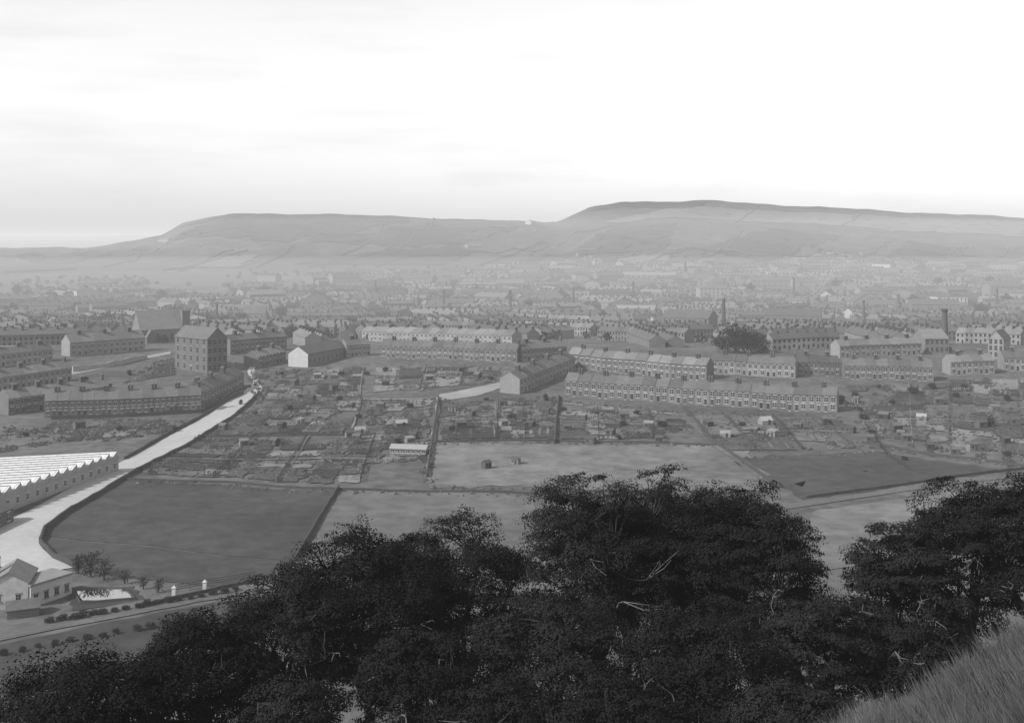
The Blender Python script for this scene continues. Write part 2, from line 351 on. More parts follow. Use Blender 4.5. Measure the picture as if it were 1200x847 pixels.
def terrace(A,B,n,desc,group,eaves=5.6,rise=2.5,depth=8.2,wm='stone',rm='slate',detail=True):
    a=at(*A); b=at(*B); d=b-a; d.z=0; L=d.length; ang=math.atan2(d.y,d.x)
    if not n: n=max(2,round(L/5.2))
    w=L/n; SEGS.append((a.x,a.y,b.x,b.y)); h=eaves+rise; e=.002
    mb=MB(); mb.gable(-w/2+e,w/2-e,0,depth,-2.5,eaves,h,0)
    if not detail:
        mb.roof(-w/2+e,w/2-e,0,depth,eaves,h,1); mb.box(w/2-.9,w/2-.2,depth/2-.6,depth/2+.6,h-.5,h+1.5,2)
        for x,z in ((-w*.25,3.6),(w*.25,3.6),(-w*.25,.9)): mb.box(x-.55,x+.55,-.03,.1,z,z+1.5,3)
        mb.box(w*.25-.45,w*.25+.45,-.03,.1,-.1,2.0,3)
        me=mb.mesh('terraced_house',[wm,rm,'chim','glass'])
    else:
        me=mb.mesh('wall',[wm]); rb=MB(); rb.roof(-w/2+e,w/2-e,0,depth,eaves,h); rme=rb.mesh('roof',[rm])
    for i in range(n):
        p=a+d*((i+.5)/n); z=min(g1(p.x,p.y),g1(p.x-d.x/n/2,p.y-d.y/n/2),g1(p.x+d.x/n/2,p.y+d.y/n/2))+.1
        lab='%s house from the left in the %s'%(ordw(i),desc)
        HOUSES[0]+=1
        if not detail:
            tag(link('terraced_house',me,None,(p.x,p.y,z),ang),lab,'house',group); continue
        r=empty('terraced_house',(p.x,p.y,z),ang); tag(r,lab,'house',group)
        link('wall',me,r); ro=link('roof',rme,r); s=1 if i%2==0 else -1
        link('chimney',CHIM,ro,((w/2-.5)*s,depth/2,h))
        link('door',DOOR,r,(w*.26*s,0,.1))
        for x,zz in ((-w*.24,3.4),(w*.24,3.4),(-w*.2*s,.9)): link('window',WIN if w>4 else WINS,r,(x,0,zz))
    return a,b,ang
def block(name,label,cat,A,B,depth,eaves,rise,roof='along',storeys=2,cols=4,side=None,scols=3,chim=0,wm='stone_mid',rm='slate',door=True,group=None,win=(1.1,1.7),base=.9,tr='trim',front=True):
    a=at(*A); b=at(*B); d=b-a; d.z=0; w=d.length; ang=math.atan2(d.y,d.x); c=(a+b)/2; SEGS.append((a.x,a.y,b.x,b.y))
    z=min(a.z,b.z); r=tag(empty(name,(c.x,c.y,z),ang),label,cat,group); h=eaves+rise
    mb=MB(); rb=MB()
    if roof=='along': mb.gable(-w/2,w/2,0,depth,-3,eaves,h); rb.roof(-w/2-.2,w/2+.2,0,depth,eaves,h)
    elif roof=='front':
        mb.sw=rb.sw=True; mb.gable(0,depth,-w/2,w/2,-3,eaves,h); rb.roof(-.2,depth+.2,-w/2,w/2,eaves,h)
    elif roof=='hip': mb.box(-w/2,w/2,0,depth,-3,eaves); rb.hip(-w/2,w/2,0,depth,eaves,h)
    else: mb.box(-w/2,w/2,0,depth,-3,eaves); rb.box(-w/2-.2,w/2+.2,-.2,depth+.2,eaves+.01,eaves+.35,0,True)
    link('wall',mb.mesh('wall',[wm]),r); ro=link('roof',rb.mesh('roof',[rm]),r)
    wme=window_mesh(*win,tr) if storeys else None; sh=eaves/max(storeys,1)
    for s in range(storeys):
        for k in range(cols if front else 0):
            x=-w/2+w*(k+.5)/cols
            if door and s==0 and k==cols//2: continue
            link('window',wme,r,(x,0,base+s*sh))
        if side:
            for k in range(scols):
                y=depth*(k+.5)/scols
                link('window',wme,r,((w/2 if side=='right' else -w/2),y,base+s*sh),math.pi/2 if side=='right' else -math.pi/2)
    if door and storeys: link('door',door_mesh(1.2,2.3),r,(-w/2+w*(cols//2+.5)/cols,0,.1))
    for k in range(chim):
        x=(-w/2+.6) if k==0 else (w/2-.6 if k==1 else 0)
        link('chimney',CHIM,ro,(x,depth/2,h if roof!='flat' else eaves))
    return r,w,h
TG='terraced houses of the near rows'
terrace((662,463.5),(981,483.5),20,'long dark terrace edging the allotments',TG,rm='slate')
terrace((666,431),(828,446),12,'second terrace behind the long front one',TG,eaves=6.2,rm='slate_pale',wm='stone')
terrace((834,438),(932,443),7,'short pale terrace right of the second row',TG,wm='stone_mid',rm='slate')
terrace((609,462),(674,434),8,'slanting terrace with a gable end over allotments',TG,rm='slate',wm='stone_mid')
terrace((446,419),(606,425),13,'middle terrace facing the upper gardens',TG,rm='slate')
terrace((424,399),(600,406),17,'pale roofed terrace behind the middle one',TG,rm='slate_pale',wm='stone_mid')
terrace((303,431),(335,424),4,'low dark terrace left of the white gable',TG,eaves=4.5,rm='slate_pale')
terrace((406,419),(434,417),3,'small group right of the white gable',TG,rm='slate',wm='stone_mid')
terrace((612,424),(664,420),5,'short dark row above the slanting terrace',TG,rm='slate')
terrace((989,444),(1094,447),8,'right hand terrace of dark fronted houses',TG,rm='slate')
terrace((984,420),(1080,416),8,'pale roofed row behind the right terrace',TG,rm='slate_pale',wm='stone_mid')
terrace((1114,440),(1166,438),4,'short gabled row near the right edge',TG,rm='slate_pale',wm='stone_mid')
terrace((1176,434),(1230,436),4,'last row at the right edge',TG,rm='slate',wm='stone_mid')
terrace((52,490),(236,482),13,'long dark left terrace above the road',TG,rm='slate')
terrace((236,478),(286,453),7,'dark terrace end curving up beside road',TG,rm='slate')
terrace((10,487),(128,471),9,'back row behind the long left terrace',TG,rm='slate_pale',wm='stone')
terrace((-12,462),(84,447),7,'pale terrace at the left edge',TG,rm='slate_pale',wm='stone_mid')
terrace((-12,432),(62,424),6,'upper row at the left edge',TG,rm='slate',wm='stone_mid')
terrace((82,418),(170,411),6,'villa row with tall chimneys at left',TG,eaves=6.5,rise=3.5,rm='slate_pale',wm='stone_mid')
terrace((270,416),(336,410),6,'terrace right of the tall square mill',TG,eaves=6.6,rm='slate',wm='stone')
terrace((935,440),(985,441),4,'low row between second terrace and right terrace',TG,rm='slate_dark',wm='stone')
HG='terraced houses of the hazy far rows'
for A,B,desc,wm,rm in (((455,388),(562,391),'hazy row just behind the pale roofed terrace','stone','slate'),((578,389),(692,394),'hazy row left of the town tree','stone_mid','slate_pale'),
  ((700,398),(802,402),'hazy row over the second terrace','stone','slate'),((600,380),(702,383),'far hazy row up the town centre','stone','slate_pale'),
  ((905,411),(984,408),'hazy row right of the large tree','stone_mid','slate_dark'),((1000,396),(1084,396),'hazy row left of the tall chimney','stone','slate'),
  ((1120,402),(1196,404),'hazy row right of the tall chimney','stone_mid','slate_pale'),((845,386),(940,389),'hazy row above the large tree','stone','slate'),
  ((275,386),(338,383),'hazy row behind the tall square mill','stone_mid','slate_pale'),((350,378),(440,377),'hazy row above the white gable','stone','slate'),
  ((960,382),(1060,381),'hazy row under the pointed spire','stone_mid','slate'),((1125,384),(1205,384),'hazy upper row at the right edge','stone','slate_pale'),
  ((458,376),(570,377),'third hazy row back in the middle','stone_mid','slate')):
    if HOUSES[0]>=285: break
    terrace(A,B,None,desc,HG,wm=wm,rm=rm,detail=False)
r,w,h=block('long_shed','long plain dark shed with bright whitewashed gable end facing the gardens','shed',(338,429.3),(361,430.4),38,5.8,3.2,'front',1,2,side='right',scols=9,wm='stone',rm='slate',door=False,front=False,win=(1.0,1.4),base=2,tr='stone_mid')
mb=MB(); mb.sw=True; mb.gable(-.12,-.01,-w/2,w/2,-2,5.75,8.92); link('gable_wall',mb.mesh('gable_wall',['render']),r)
block('square_mill','tall dark square mill with pitched roof and rows of windows','mill',(205,431),(243,437.6),10,14.5,4.5,'along',4,5,side='right',scols=4,wm='stone',rm='slate',win=(1.3,2.1),base=1.2,tr='stone_mid')
r,w,h=block('stone_church','steep pale roofed church with a square pinnacled tower at left','church',(164,403),(214,401),13,8,10,'along',1,6,wm='stone',rm='slate_light',win=(1.1,3.8),base=1.8,tr='stone_mid')
mb=MB(); mb.box(w/2+.25,w/2+4.6,1,5.4,-3,17); mb.box(w/2+.05,w/2+4.8,.8,5.6,17,17.5,0,True)
for x in (w/2+.6,w/2+4.3):
    for y in (1.3,5.1): mb.cyl(x,y,17.5,21,.55,.05,4)
link('tower',mb.mesh('tower',['stone']),r)
mb=MB(); mb.sw=True; mb.gable(-4,-.02,-w/2+2.5,-w/2+7,-3,4,7.5); link('porch',mb.mesh('porch',['stone']),r)
mb=MB(); mb.sw=True; mb.roof(-4.2,-.02,-w/2+2.5,-w/2+7,4,7.5); link('porch_roof',mb.mesh('porch_roof',['slate']),r)
block('detached_villa','pale square villa left of the church trees','house',(57,390),(95,389),9,7,3,'hip',2,4,chim=2,wm='stone_pale',rm='slate')
block('detached_villa','pale villa at the far left edge beyond the lane','house',(-4,391),(31,391),9,7,3,'along',2,4,chim=2,wm='stone_pale',rm='slate')
block('stone_cottage','gabled pale stone cottage in the lower left corner','cottage',(-14,716),(33,712.5),8,4.2,1.7,'front',1,2,chim=1,wm='stone_light',rm='slate_pale',win=(.7,.9),tr='stone_mid',base=1.4,door=False)
block('flat_annexe','low flat roofed annexe joined to the corner cottage','building',(36,712),(84,697),5,3.4,0,'flat',1,4,wm='stone_light',rm='slate_light',door=False,win=(.8,1.0),tr='stone_mid')
block('lean_shed','small low shed below the corner cottage','shed',(8,727),(46,722),3.5,1.4,.9,'along',0,1,wm='stone_mid',rm='slate',door=False)
block('works_office','dark low works building under the white sawtooth roof','building',(-34,634),(16,612),7,3.2,1.5,'along',1,4,wm='stone',rm='slate',door=False)
block('allotment_glasshouse','long pale glazed hut with white boarded sides on middle allotments','greenhouse',(457,533),(499,534),3.5,1.8,.8,'along',1,7,wm='wood_pale',rm='hut_glass',door=False,win=(.8,.8),base=.7)
for nm,lab,A,B,dp,ea,ri,rf,st,co,wm,rm in (
 ('town_mill','large gabled mill standing left of the big town tree',(776,392),(830,393),22,12,5,'along',3,9,'stone','slate'),
 ('town_mill','long pale hazy mill high in the far town',(700,330),(792,331),16,11,4,'along',3,16,'stone_mid','slate_pale'),
 ('town_works','broad dark roofed works in the right of the town',(896,383),(962,384),26,9,5,'along',2,9,'stone','slate_dark'),
 ('town_mill','flat roofed pale mill near the right edge of town',(1100,362),(1134,362),24,12,0,'flat',3,7,'stone_pale','slate'),
 ('town_hall','tall gabled hall at left centre of the hazy town',(352,366),(388,366),22,11,9,'front',3,5,'stone','slate'),
 ('town_works','long low hazy shed behind the left villas',(262,372),(330,371),22,7,4,'along',2,9,'stone','slate'),
 ('town_mill','square hazy mill left of the far church tower',(820,352),(858,352),25,14,4,'hip',4,8,'stone_mid','slate'),
 ('town_works','wide pale works in the far middle of town',(540,352),(600,352),25,9,4,'along',2,10,'stone','slate'),
 ('town_chapel','gabled chapel right of centre in the hazy town',(1000,366),(1030,366),22,10,8,'front',2,4,'stone_mid','slate'),
 ('town_chapel','small pale gabled chapel in the middle of the far town',(640,358),(660,358),20,10,8,'front',2,4,'stone_mid','slate'),
 ('town_mill','tall narrow mill at the far right of the town',(1160,352),(1196,352),22,16,4,'along',4,6,'stone','slate'),
 ('town_mill','broad pale fronted mill under the right hill',(880,340),(930,340),20,13,4,'along',3,8,'stone_mid','slate'),
 ('town_mill','dark many windowed mill in the left middle town',(430,352),(476,352),20,13,4,'hip',3,8,'stone','slate_dark'),
 ('town_works','pale roofed works left of the big gabled mill',(720,372),(766,373),22,7,4,'along',2,7,'stone_mid','slate_light'),
 ('town_works','works shed at foot of the tall right chimney',(1084,414),(1112,414),16,7,4,'along',2,5,'stone','slate_pale'),
 ('town_mill','pale gable mill behind the right hand rows',(1158,420),(1176,421),14,9,4,'front',3,3,'stone_mid','slate'),
 ('hill_farm','white farmstead on the skyline between the two hills',(622,263.5),(646,263.5),16,9,5,'along',1,4,'stone_light','slate_pale'),
 ('hill_farm','small farm among trees on the left hill spur',(185,283),(197,283),14,6,4,'along',1,3,'stone_mid','slate'),
 ('hill_farm','pale farm buildings low on the middle hillside',(548,291),(566,290),14,6,4,'along',1,3,'stone_mid','slate')):
    block(nm,lab,nm.split('_')[1] if nm!='hill_farm' else 'farm',A,B,dp,ea,ri,rf,st,co,wm=wm,rm=rm,door=False,win=(1.2,2.0),base=1,tr='stone_mid')
# sawtooth mill shed
a=at(139,551); b=at(-10,608); d=b-a; d.z=0; Ln=d.length; ang=math.atan2(d.y,d.x)
sm=tag(empty('weaving_shed',(a.x,a.y,min(a.z,b.z)),ang),'long weaving shed with white sawtooth glazed roof beside the road','mill')
E=4.5; DP=44; nt=14; tw=Ln/nt; SH=.55
mb=MB(); mb.sh=SH; mb.box(0,Ln,-DP,0,-3,E); mb.box(-.15,Ln+.15,-.3,.18,E-.5,E-.05,0,True); link('wall',mb.mesh('wall',['stone_pale']),sm)
for i in range(nt):
    t=MB(); t.sh=SH; x0,x1=i*tw,(i+1)*tw; xr=x0+.2*tw; xg=x0+.72*tw; hh=1.3; zg=E+.26; yb,yf=-DP,-.02
    t.face([(x0,yb,E+.01),(x0,yf,E+.01),(xr,yf,E+hh),(xr,yb,E+hh)],1)
    t.face([(xr,yb,E+hh),(xr,yf,E+hh),(xg,yf,zg),(xg,yb,zg)],0)
    t.face([(xg,yb,zg),(xg,yf,zg),(x1,yf,E+.01),(x1,yb,E+.01)],1)
    t.face([(x0,yf,E+.01),(xr,yf,E+hh),(xg,yf,zg),(x1,yf,E+.01)],2); t.face([(x0,yb,E+.01),(xr,yb,E+hh),(xg,yb,zg),(x1,yb,E+.01)],2)
    t.box(xr-.1,xr+.1,yb,yf,E+hh-.05,E+hh+.08,1)
    for y in np.arange(yb+1.5,yf,3.0):
        t.face([(xr+.15,y,E+hh+.03),(xr+.15,y+.05,E+hh+.03),(xg,y+.05,zg+.05),(xg,y,zg+.05)],2)
    link('roof_bay',t.mesh('roof_bay',['white_glass','slate','stone_pale']),sm)
for i in range(nt):
    link('window',WINS,sm,((i+.5)*tw,0,1.6),math.pi)
og='outhouses in the back yards of the left terrace'
ob=MB(); ob.gable(-1.5,1.5,0,3,-1.5,2.6,3.5); om=ob.mesh('wall',['stone']); ob=MB(); ob.roof(-1.55,1.55,0,3,2.6,3.5); orf=ob.mesh('roof',['slate'])
for i in range(9):
    p=at(200+i*8.4,484-i*2.0 if i<4 else 475-(i-4)*4.8); r=tag(empty('outhouse',p,math.radians(15+i*2)),'small stone outhouse in the left terrace yards, %s from the left'%ordw(i),'outhouse',og)
    link('wall',om,r); link('roof',orf,r); link('door',DOOR,r,(.3,0,0))
def stack(label,px,base,top,r=1.5,name='factory_chimney'):
    p=at(px,base); h=(base-top)/F*p.y; rt=tag(empty(name,p),label,'chimney','tall factory chimneys of the town')
    mb=MB(); mb.box(-r*1.3,r*1.3,-r*1.3,r*1.3,-2,h*.12); link('plinth',mb.mesh('plinth',['chim']),rt)
    mb=MB(); mb.cyl(0,0,h*.12,h,r,r*.62,14); link('shaft',mb.mesh('shaft',['chim']),rt)
    mb=MB(); mb.cyl(0,0,h-1.6,h-.9,r*.66,r*.85,14); mb.cyl(0,0,h-.9,h+.05,r*.85,r*.78,14); link('cap',mb.mesh('cap',['chim']),rt)
for lab,px,b_,t_,r in (('tall dark factory chimney standing alone at right of the town',1107,412,362,1.9),('hazy factory chimney beside the gabled town mill',848,392,350,1.6),('slender hazy chimney left of centre in town',598,372,340,1.4),
  ('short hazy chimney right of centre in town',672,362,337,1.5),('dark stack behind the tall square mill',254,384,356,1.2),('hazy chimney at far right of the town',1168,366,338,1.6),('faint chimney under the right hill',930,352,326,1.7),
  ('faint chimney in the far left of town',440,352,328,1.6),('hazy stack at centre right above the roofs',1012,382,352,1.3),('hazy stack behind the middle terrace roofs',408,392,372,1.1),
  ('slim faint stack above the far middle roofs',742,356,330,1.4),('slim faint stack over the centre left roofs',520,366,340,1.3)):
    stack(lab,px,b_,t_,r)
def spire(label,px,base,top,tw,mat_='stone',cat='church'):
    p=at(px,base); h=(base-top)/F*p.y; rt=tag(empty('town_church',p),label,cat)
    mb=MB(); mb.box(-tw/2,tw/2,-tw/2,tw/2,-2,h*.55); link('tower',mb.mesh('tower',[mat_]),rt)
    mb=MB(); mb.cyl(0,0,h*.55,h,tw*.6,.1,8); link('spire',mb.mesh('spire',['slate']),rt)
    mb=MB(); mb.gable(-22,-tw/2-.05,-5,5,-2,7,13); link('nave_wall',mb.mesh('nave_wall',[mat_]),rt); mb=MB(); mb.roof(-22.2,-tw/2-.05,-5,5,7,13); link('nave_roof',mb.mesh('nave_roof',['slate']),rt)
spire('pointed church spire rising from the right of the hazy town',1052,378,344,6)
spire('short dark spire beside the left church trees',316,376,352,5)
spire('faint far spire below the right hill',803,334,305,6,'stone_mid')
spire('faint short spire left of the far middle roofs',488,348,330,5,'stone_mid')

# ------------------------------------------------------------------ far town as one mass (beyond 300 houses)
tb=MB(); rn=random.Random(3)
def near_seg(x,y,lim):
    for (x0,y0,x1,y1) in SEGS:
        dx,dy=x1-x0,y1-y0; t=max(0,min(1,((x-x0)*dx+(y-y0)*dy)/(dx*dx+dy*dy+1e-6)))
        if (x-x0-t*dx)**2+(y-y0-t*dy-4)**2<lim*lim: return True
    return False
def town_row(x,y,L,ang,d,e,r,wm,rm,win):
    c,s=math.cos(ang),math.sin(ang)
    z=min(g1(x-c*L/2,y-s*L/2),g1(x+c*L/2,y+s*L/2),g1(x,y)); tb.T=(x,y,z,c,s)
    tb.gable(-L/2,L/2,0,d,-4,e,e+r,wm); tb.roof(-L/2,L/2,0,d,e,e+r,rm,t=.25)
    n=max(1,int(L/8))
    for i in range(n+1):
        xx=-L/2+.5+(L-1)*i/n; tb.box(xx-.45,xx+.45,d/2-.8,d/2+.8,e+r-.4,e+r+rn.uniform(1.2,2.2),6)
    if win:
        k=max(2,int(L/2.5))
        for i in range(k):
            xx=-L/2+(i+.5)*L/k
            for zz in ((.9,2.4),(3.4,4.9)): tb.box(xx-.55,xx+.55,-.05,.05,zz[0],zz[1],7)
    tb.T=None
FT=[]
y=590.0
while y<2650:
    cell=54
    x=-.58*y+rn.uniform(0,40)
    while x<.6*y:
        px=CX+F*x/y; end=np.interp(px,[0,150,340,500,600,800,900,1050,1250],[1550,1600,1780,1980,2340,2420,2200,2320,2260])+110*math.sin(px*.021)+80*math.sin(px*.047+1)
        dens=1.0
        if px<340: dens=.55 if y<1000 else .82
        if px<150 and y>800: dens=.65
        if px>900 and y<720: dens=.8
        f_=(end-y)/450+.12
        dens*=max(.05 if y<end+260 else 0,min(1,f_))
        cx0=x+cell/2+rn.uniform(-12,12); cy0=y+rn.uniform(-14,14)
        if rn.random()<dens:
            ang=rn.gauss(.05,.3)+.4*math.sin(x*.004+y*.003)
            if rn.random()<.38: ang+=math.pi/2*rn.choice([1,-1])
            nr=rn.choice([3,4,4]) if f_>.3 else rn.choice([1,1,2]); L=rn.uniform(36,66); sp=rn.uniform(13,15)
            wmc=rn.choice([0,0,0,0,1,1]); rmc=rn.choice([3,3,3,4,4,5]); solo=rn.random()<.1 and y>950
            if solo: nr=1
            for k in range(nr):
                o=(k-(nr-1)/2)*sp; xx=cx0-math.sin(ang)*o+rn.uniform(-5,5); yy=cy0+math.cos(ang)*o+rn.uniform(-2,2); l=L*rn.uniform(.5,1)
                c_,s_=math.cos(ang)*l/2,math.sin(ang)*l/2
                if yy<690 and 410<CX+F*xx/yy<700: continue
                if near_seg(xx,yy,15) or near_seg(xx-c_,yy-s_,14) or near_seg(xx+c_,yy+s_,14): continue
                big=yy>950 and f_>.3 and (solo or rn.random()<.03)
                a2=ang if -1.6<ang<1.6 else ang-math.pi
                town_row(xx,yy,min(l,44) if big else l,a2,rn.uniform(14,24) if big else 8.3,rn.uniform(8,13) if big else rn.uniform(4.8,6.8),rn.uniform(3,6) if big else rn.uniform(2.2,3.4),wmc if rn.random()<.88 else rn.choice([0,1,2]),rmc if rn.random()<.8 else rn.choice([3,4,5]),abs(a2)<.9 and yy<1100)
        if rn.random()<(.6 if px<340 else .36)*max(.5,min(1,(end+200-y)/500)) and y<end+180:
            for _ in range(rn.choice([2,3,4,6])):
                tx,ty=cx0+rn.gauss(0,22),cy0+rn.gauss(0,22)
                if ty>600 and not near_seg(tx,ty,9): FT.append((tx,ty,rn.uniform(2.6,4.6)))
        x+=cell+rn.uniform(0,5)
    y+=cell*.95
tag(link('far_terraces',tb.mesh('far_terraces',['stone','stone_mid','stone_pale','slate','slate_pale','slate_dark','chim','glass'])),'mass of hazy slate roofed terraces filling the far town','town','far town',kind='stuff')
r=np.random.default_rng(11); pts=[]
for tx,ty,s in FT:
    q=r.normal(size=(60,3)); q/=np.linalg.norm(q,axis=1,keepdims=True); q*=r.uniform(.4,1,(60,1))*np.array([s*1.2,s*1.2,s*.9]); pts.append(q+np.array([tx,ty,g1(tx,ty)+s*.85]))
tag(link('far_trees',leaves('far_trees',np.concatenate(pts),1.8,r,['leaf_far'],up=.3,asp=.8)),'hazy trees massed between the far roofs','trees',kind='stuff')

# ------------------------------------------------------------------ allotments
veg=MB(); PLOT=[0]
def tuft(mb,x,y,w,h,r,m=0):
    z=g1(x,y)+.1
    a=[mb.p(x+w*dx,y+w*dy,z) for dx,dy in ((-1,-.8),(1,-.7),(.8,1),(-.9,.8))]; b=mb.p(x+r.uniform(-.15,.15),y,z+h)
    for i2 in range(4): mb.f.append([a[i2],a[(i2+1)%4],b]); mb.m.append(m)
BASE=.22
def plots(q,nx,ny,seed,pal):
    r=random.Random(seed); c=[at(*p) for p in q]
    def bl(s,t): return (c[0]*(1-s)+c[1]*s)*(1-t)+(c[3]*(1-s)+c[2]*s)*t
    xs=[0]
    for i in range(nx): xs.append(xs[-1]+r.uniform(.5,1.5))
    xs=[v/xs[-1] for v in xs]
    for i in range(nx):
        ys=[0]; nyy=max(2,int(ny*r.uniform(.8,1.4)))
        for j in range(nyy): ys.append(ys[-1]+r.uniform(.3,1.7))
        ys=[v/ys[-1] for v in ys]
        for j in range(nyy):
            if r.random()<.14: continue
            gx=.04*(xs[i+1]-xs[i]); gy=.04*(ys[j+1]-ys[j]); J=lambda: r.uniform(.2,2.8)
            s0,s1,t0,t1=xs[i],xs[i+1],ys[j],ys[j+1]
            cc=[bl(s0+gx*J(),t0+gy*J()),bl(s1-gx*J(),t0+gy*J()),bl(s1-gx*J(),t1-gy*J()),bl(s0+gx*J(),t1-gy*J())]; m=r.choice(pal)
            PLOT[0]+=1; drape('garden_plot',cc,m,1.8,off=BASE+(PLOT[0]%17)*.004,rough=.5)
            if r.random()<.72:
                along=r.random()<.6
                Lu=(cc[1]-cc[0]).length; Lv=(cc[3]-cc[0]).length
                nr=int((Lv if along else Lu)/r.uniform(1.3,2.6)); nn=int((Lu if along else Lv)/.7)
                hh=.4; mi_=r.choice([0,0,1,2])
                for k in range(nr):
                    if k%3==0: hh=r.choice([.2,.3,.4,.5,.8]); mi_=r.choice([0,0,1,1,2])
                    if r.random()<.25: continue
                    f0=r.uniform(0,.3); f1=r.uniform(.6,1)
                    for l in range(nn):
                        v=(l+.5)/nn
                        if v<f0 or v>f1 or r.random()<.2: continue
                        u=(k+.5)/nr
                        s,t=(v,u) if along else (u,v)
                        P=(cc[0]*(1-s)+cc[1]*s)*(1-t)+(cc[3]*(1-s)+cc[2]*s)*t
                        tuft(veg,P.x,P.y,r.uniform(.25,.6),hh*r.uniform(.6,1.3)+.15,r,mi_)
D=['soil_dark','soil_dark','soil','soil','crop','field_dark','field_mid','scrub','bed_pale']; Mx=['soil_dark','soil_dark','soil','crop','field_mid','scrub','bed_pale','soil_dark','soil_pale','field_pale']; Pl=['field_mid','crop','soil','scrub','field_pale','soil_dark','field_mid','bed_pale','field_dark']
Dk=['soil_dark','soil_dark','field_dark','soil','field_dark','crop','field_mid','field_pale']
ZN=(([(335,434),(428,430),(422,468),(308,468)],6,6,Mx),([(306,470),(424,470),(412,508),(236,510)],6,5,D),([(230,514),(440,513),(424,568),(160,554)],6,7,D),
 ([(430,470),(506,466),(500,540),(426,544)],4,8,Mx),([(440,430),(590,430),(580,448),(436,460)],6,3,Pl+['bed_pale','bed_pale']),([(518,472),(648,468),(648,514),(514,516)],6,5,Mx),
 ([(657,472),(792,484),(822,515),(653,515)],6,5,Mx),([(806,486),(984,487),(1008,526),(850,530)],4,3,Dk),([(992,452),(1110,449),(1110,520),(1018,512)],4,7,Pl),([(1112,446),(1215,444),(1230,540),(1112,524)],4,8,Pl),
 ([(60,494),(230,492),(190,508),(40,522)],6,2,D),([(180,424),(206,420),(206,440),(140,450)],2,2,Pl))
for i,(q,nx,ny,pal) in enumerate(ZN): plots(q,nx,ny,20+i,pal)
tag(link('vegetable_rows',veg.mesh('vegetable_rows',['crop','field_dark','field_pale'])),'rows of vegetables growing over the allotment plots','vegetables',kind='stuff')
wd_=MB(); r=random.Random(77)
for q,nx,ny,_ in list(ZN)+[([(985,470),(1215,455),(1215,548),(1020,520)],0,0,0),([(0,494),(240,492),(190,512),(0,530)],0,0,0),([(280,436),(340,432),(310,470),(300,468)],0,0,0),([(590,466),(660,466),(655,520),(510,470)],0,0,0)]:
    c=[at(*p) for p in q]
    for _c in range(60 if nx else 60):
        s0,t0=r.random(),r.random(); mm=r.choice([0,0,1,2]); sg=r.uniform(.006,.03)
        for _k in range(r.randint(4,26)):
            s=min(1,max(0,s0+r.gauss(0,sg))); t=min(1,max(0,t0+r.gauss(0,sg*1.3)))
            P=(c[0]*(1-s)+c[1]*s)*(1-t)+(c[3]*(1-s)+c[2]*s)*t
            tuft(wd_,P.x,P.y,r.uniform(.2,.7),r.uniform(.2,.8),r,mm)
for edge in ([(505,522),(640,519),(868,523)],[(500,571),(640,576),(905,576)],[(872,538),(1030,531)],[(400,577),(620,582)],[(150,564),(390,577)],[(505,525),(500,570)],[(660,470),(800,484),(980,487)],[(1000,522),(1100,536),(1200,549)]):
    P0=resample([at(*p) for p in edge],1.2)
    for p in P0:
        for _ in range(r.choice([0,1,1,2])): tuft(wd_,p.x+r.gauss(0,.9),p.y+r.gauss(0,1.3),r.uniform(.2,.6),r.uniform(.2,.8),r,r.choice([0,1,2]))
tag(link('rank_weeds',wd_.mesh('rank_weeds',['scrub','field_dark','field_mid'])),'rank weeds and tufts between the garden plots','weeds',kind='stuff')
def shed_parts(k):
    w=MB(); r=MB()
    if k==0: w.gable(-1.4,1.4,-1,1,-.4,1.9,2.6); r.roof(-1.5,1.5,-1,1,1.9,2.6,t=.08,ov=.15); mats=('wood','felt')
    elif k==1:
        w.box(-1.6,1.6,-1,1,-.4,1.9); r.face([(-1.7,-1.15,1.93),(1.7,-1.15,1.93),(1.7,1.15,2.5),(-1.7,1.15,2.5)]); r.face([(-1.7,-1.15,2.02),(1.7,-1.15,2.02),(1.7,1.15,2.6),(-1.7,1.15,2.6)])
        r.face([(-1.7,-1.15,1.93),(1.7,-1.15,1.93),(1.7,-1.15,2.02),(-1.7,-1.15,2.02)]); mats=('wood_pale','tin')
    else: w.gable(-2,2,-1.2,1.2,-.4,1.4,2.5); r.roof(-2.05,2.05,-1.2,1.2,1.4,2.5,t=.05,ov=.05); mats=('wood_pale','hut_glass')
    dm=MB(); dm.box(-.4,.4,-.05,.02,-.1,1.7); dm=dm.mesh('door',['door']); wm=MB(); wm.box(-.35,.35,-.04,.02,.9,1.4); wm=wm.mesh('window',['glass'])
    return w.mesh('wall',[mats[0]]),r.mesh('roof',[mats[1]]),dm,wm
SP=[shed_parts(k) for k in range(3)]
KD=('dark pitched wooden hut','pale lean-to hut','small white glazed greenhouse'); KN=('garden_shed','lean_to_hut','greenhouse'); KC=('shed','hut','greenhouse')
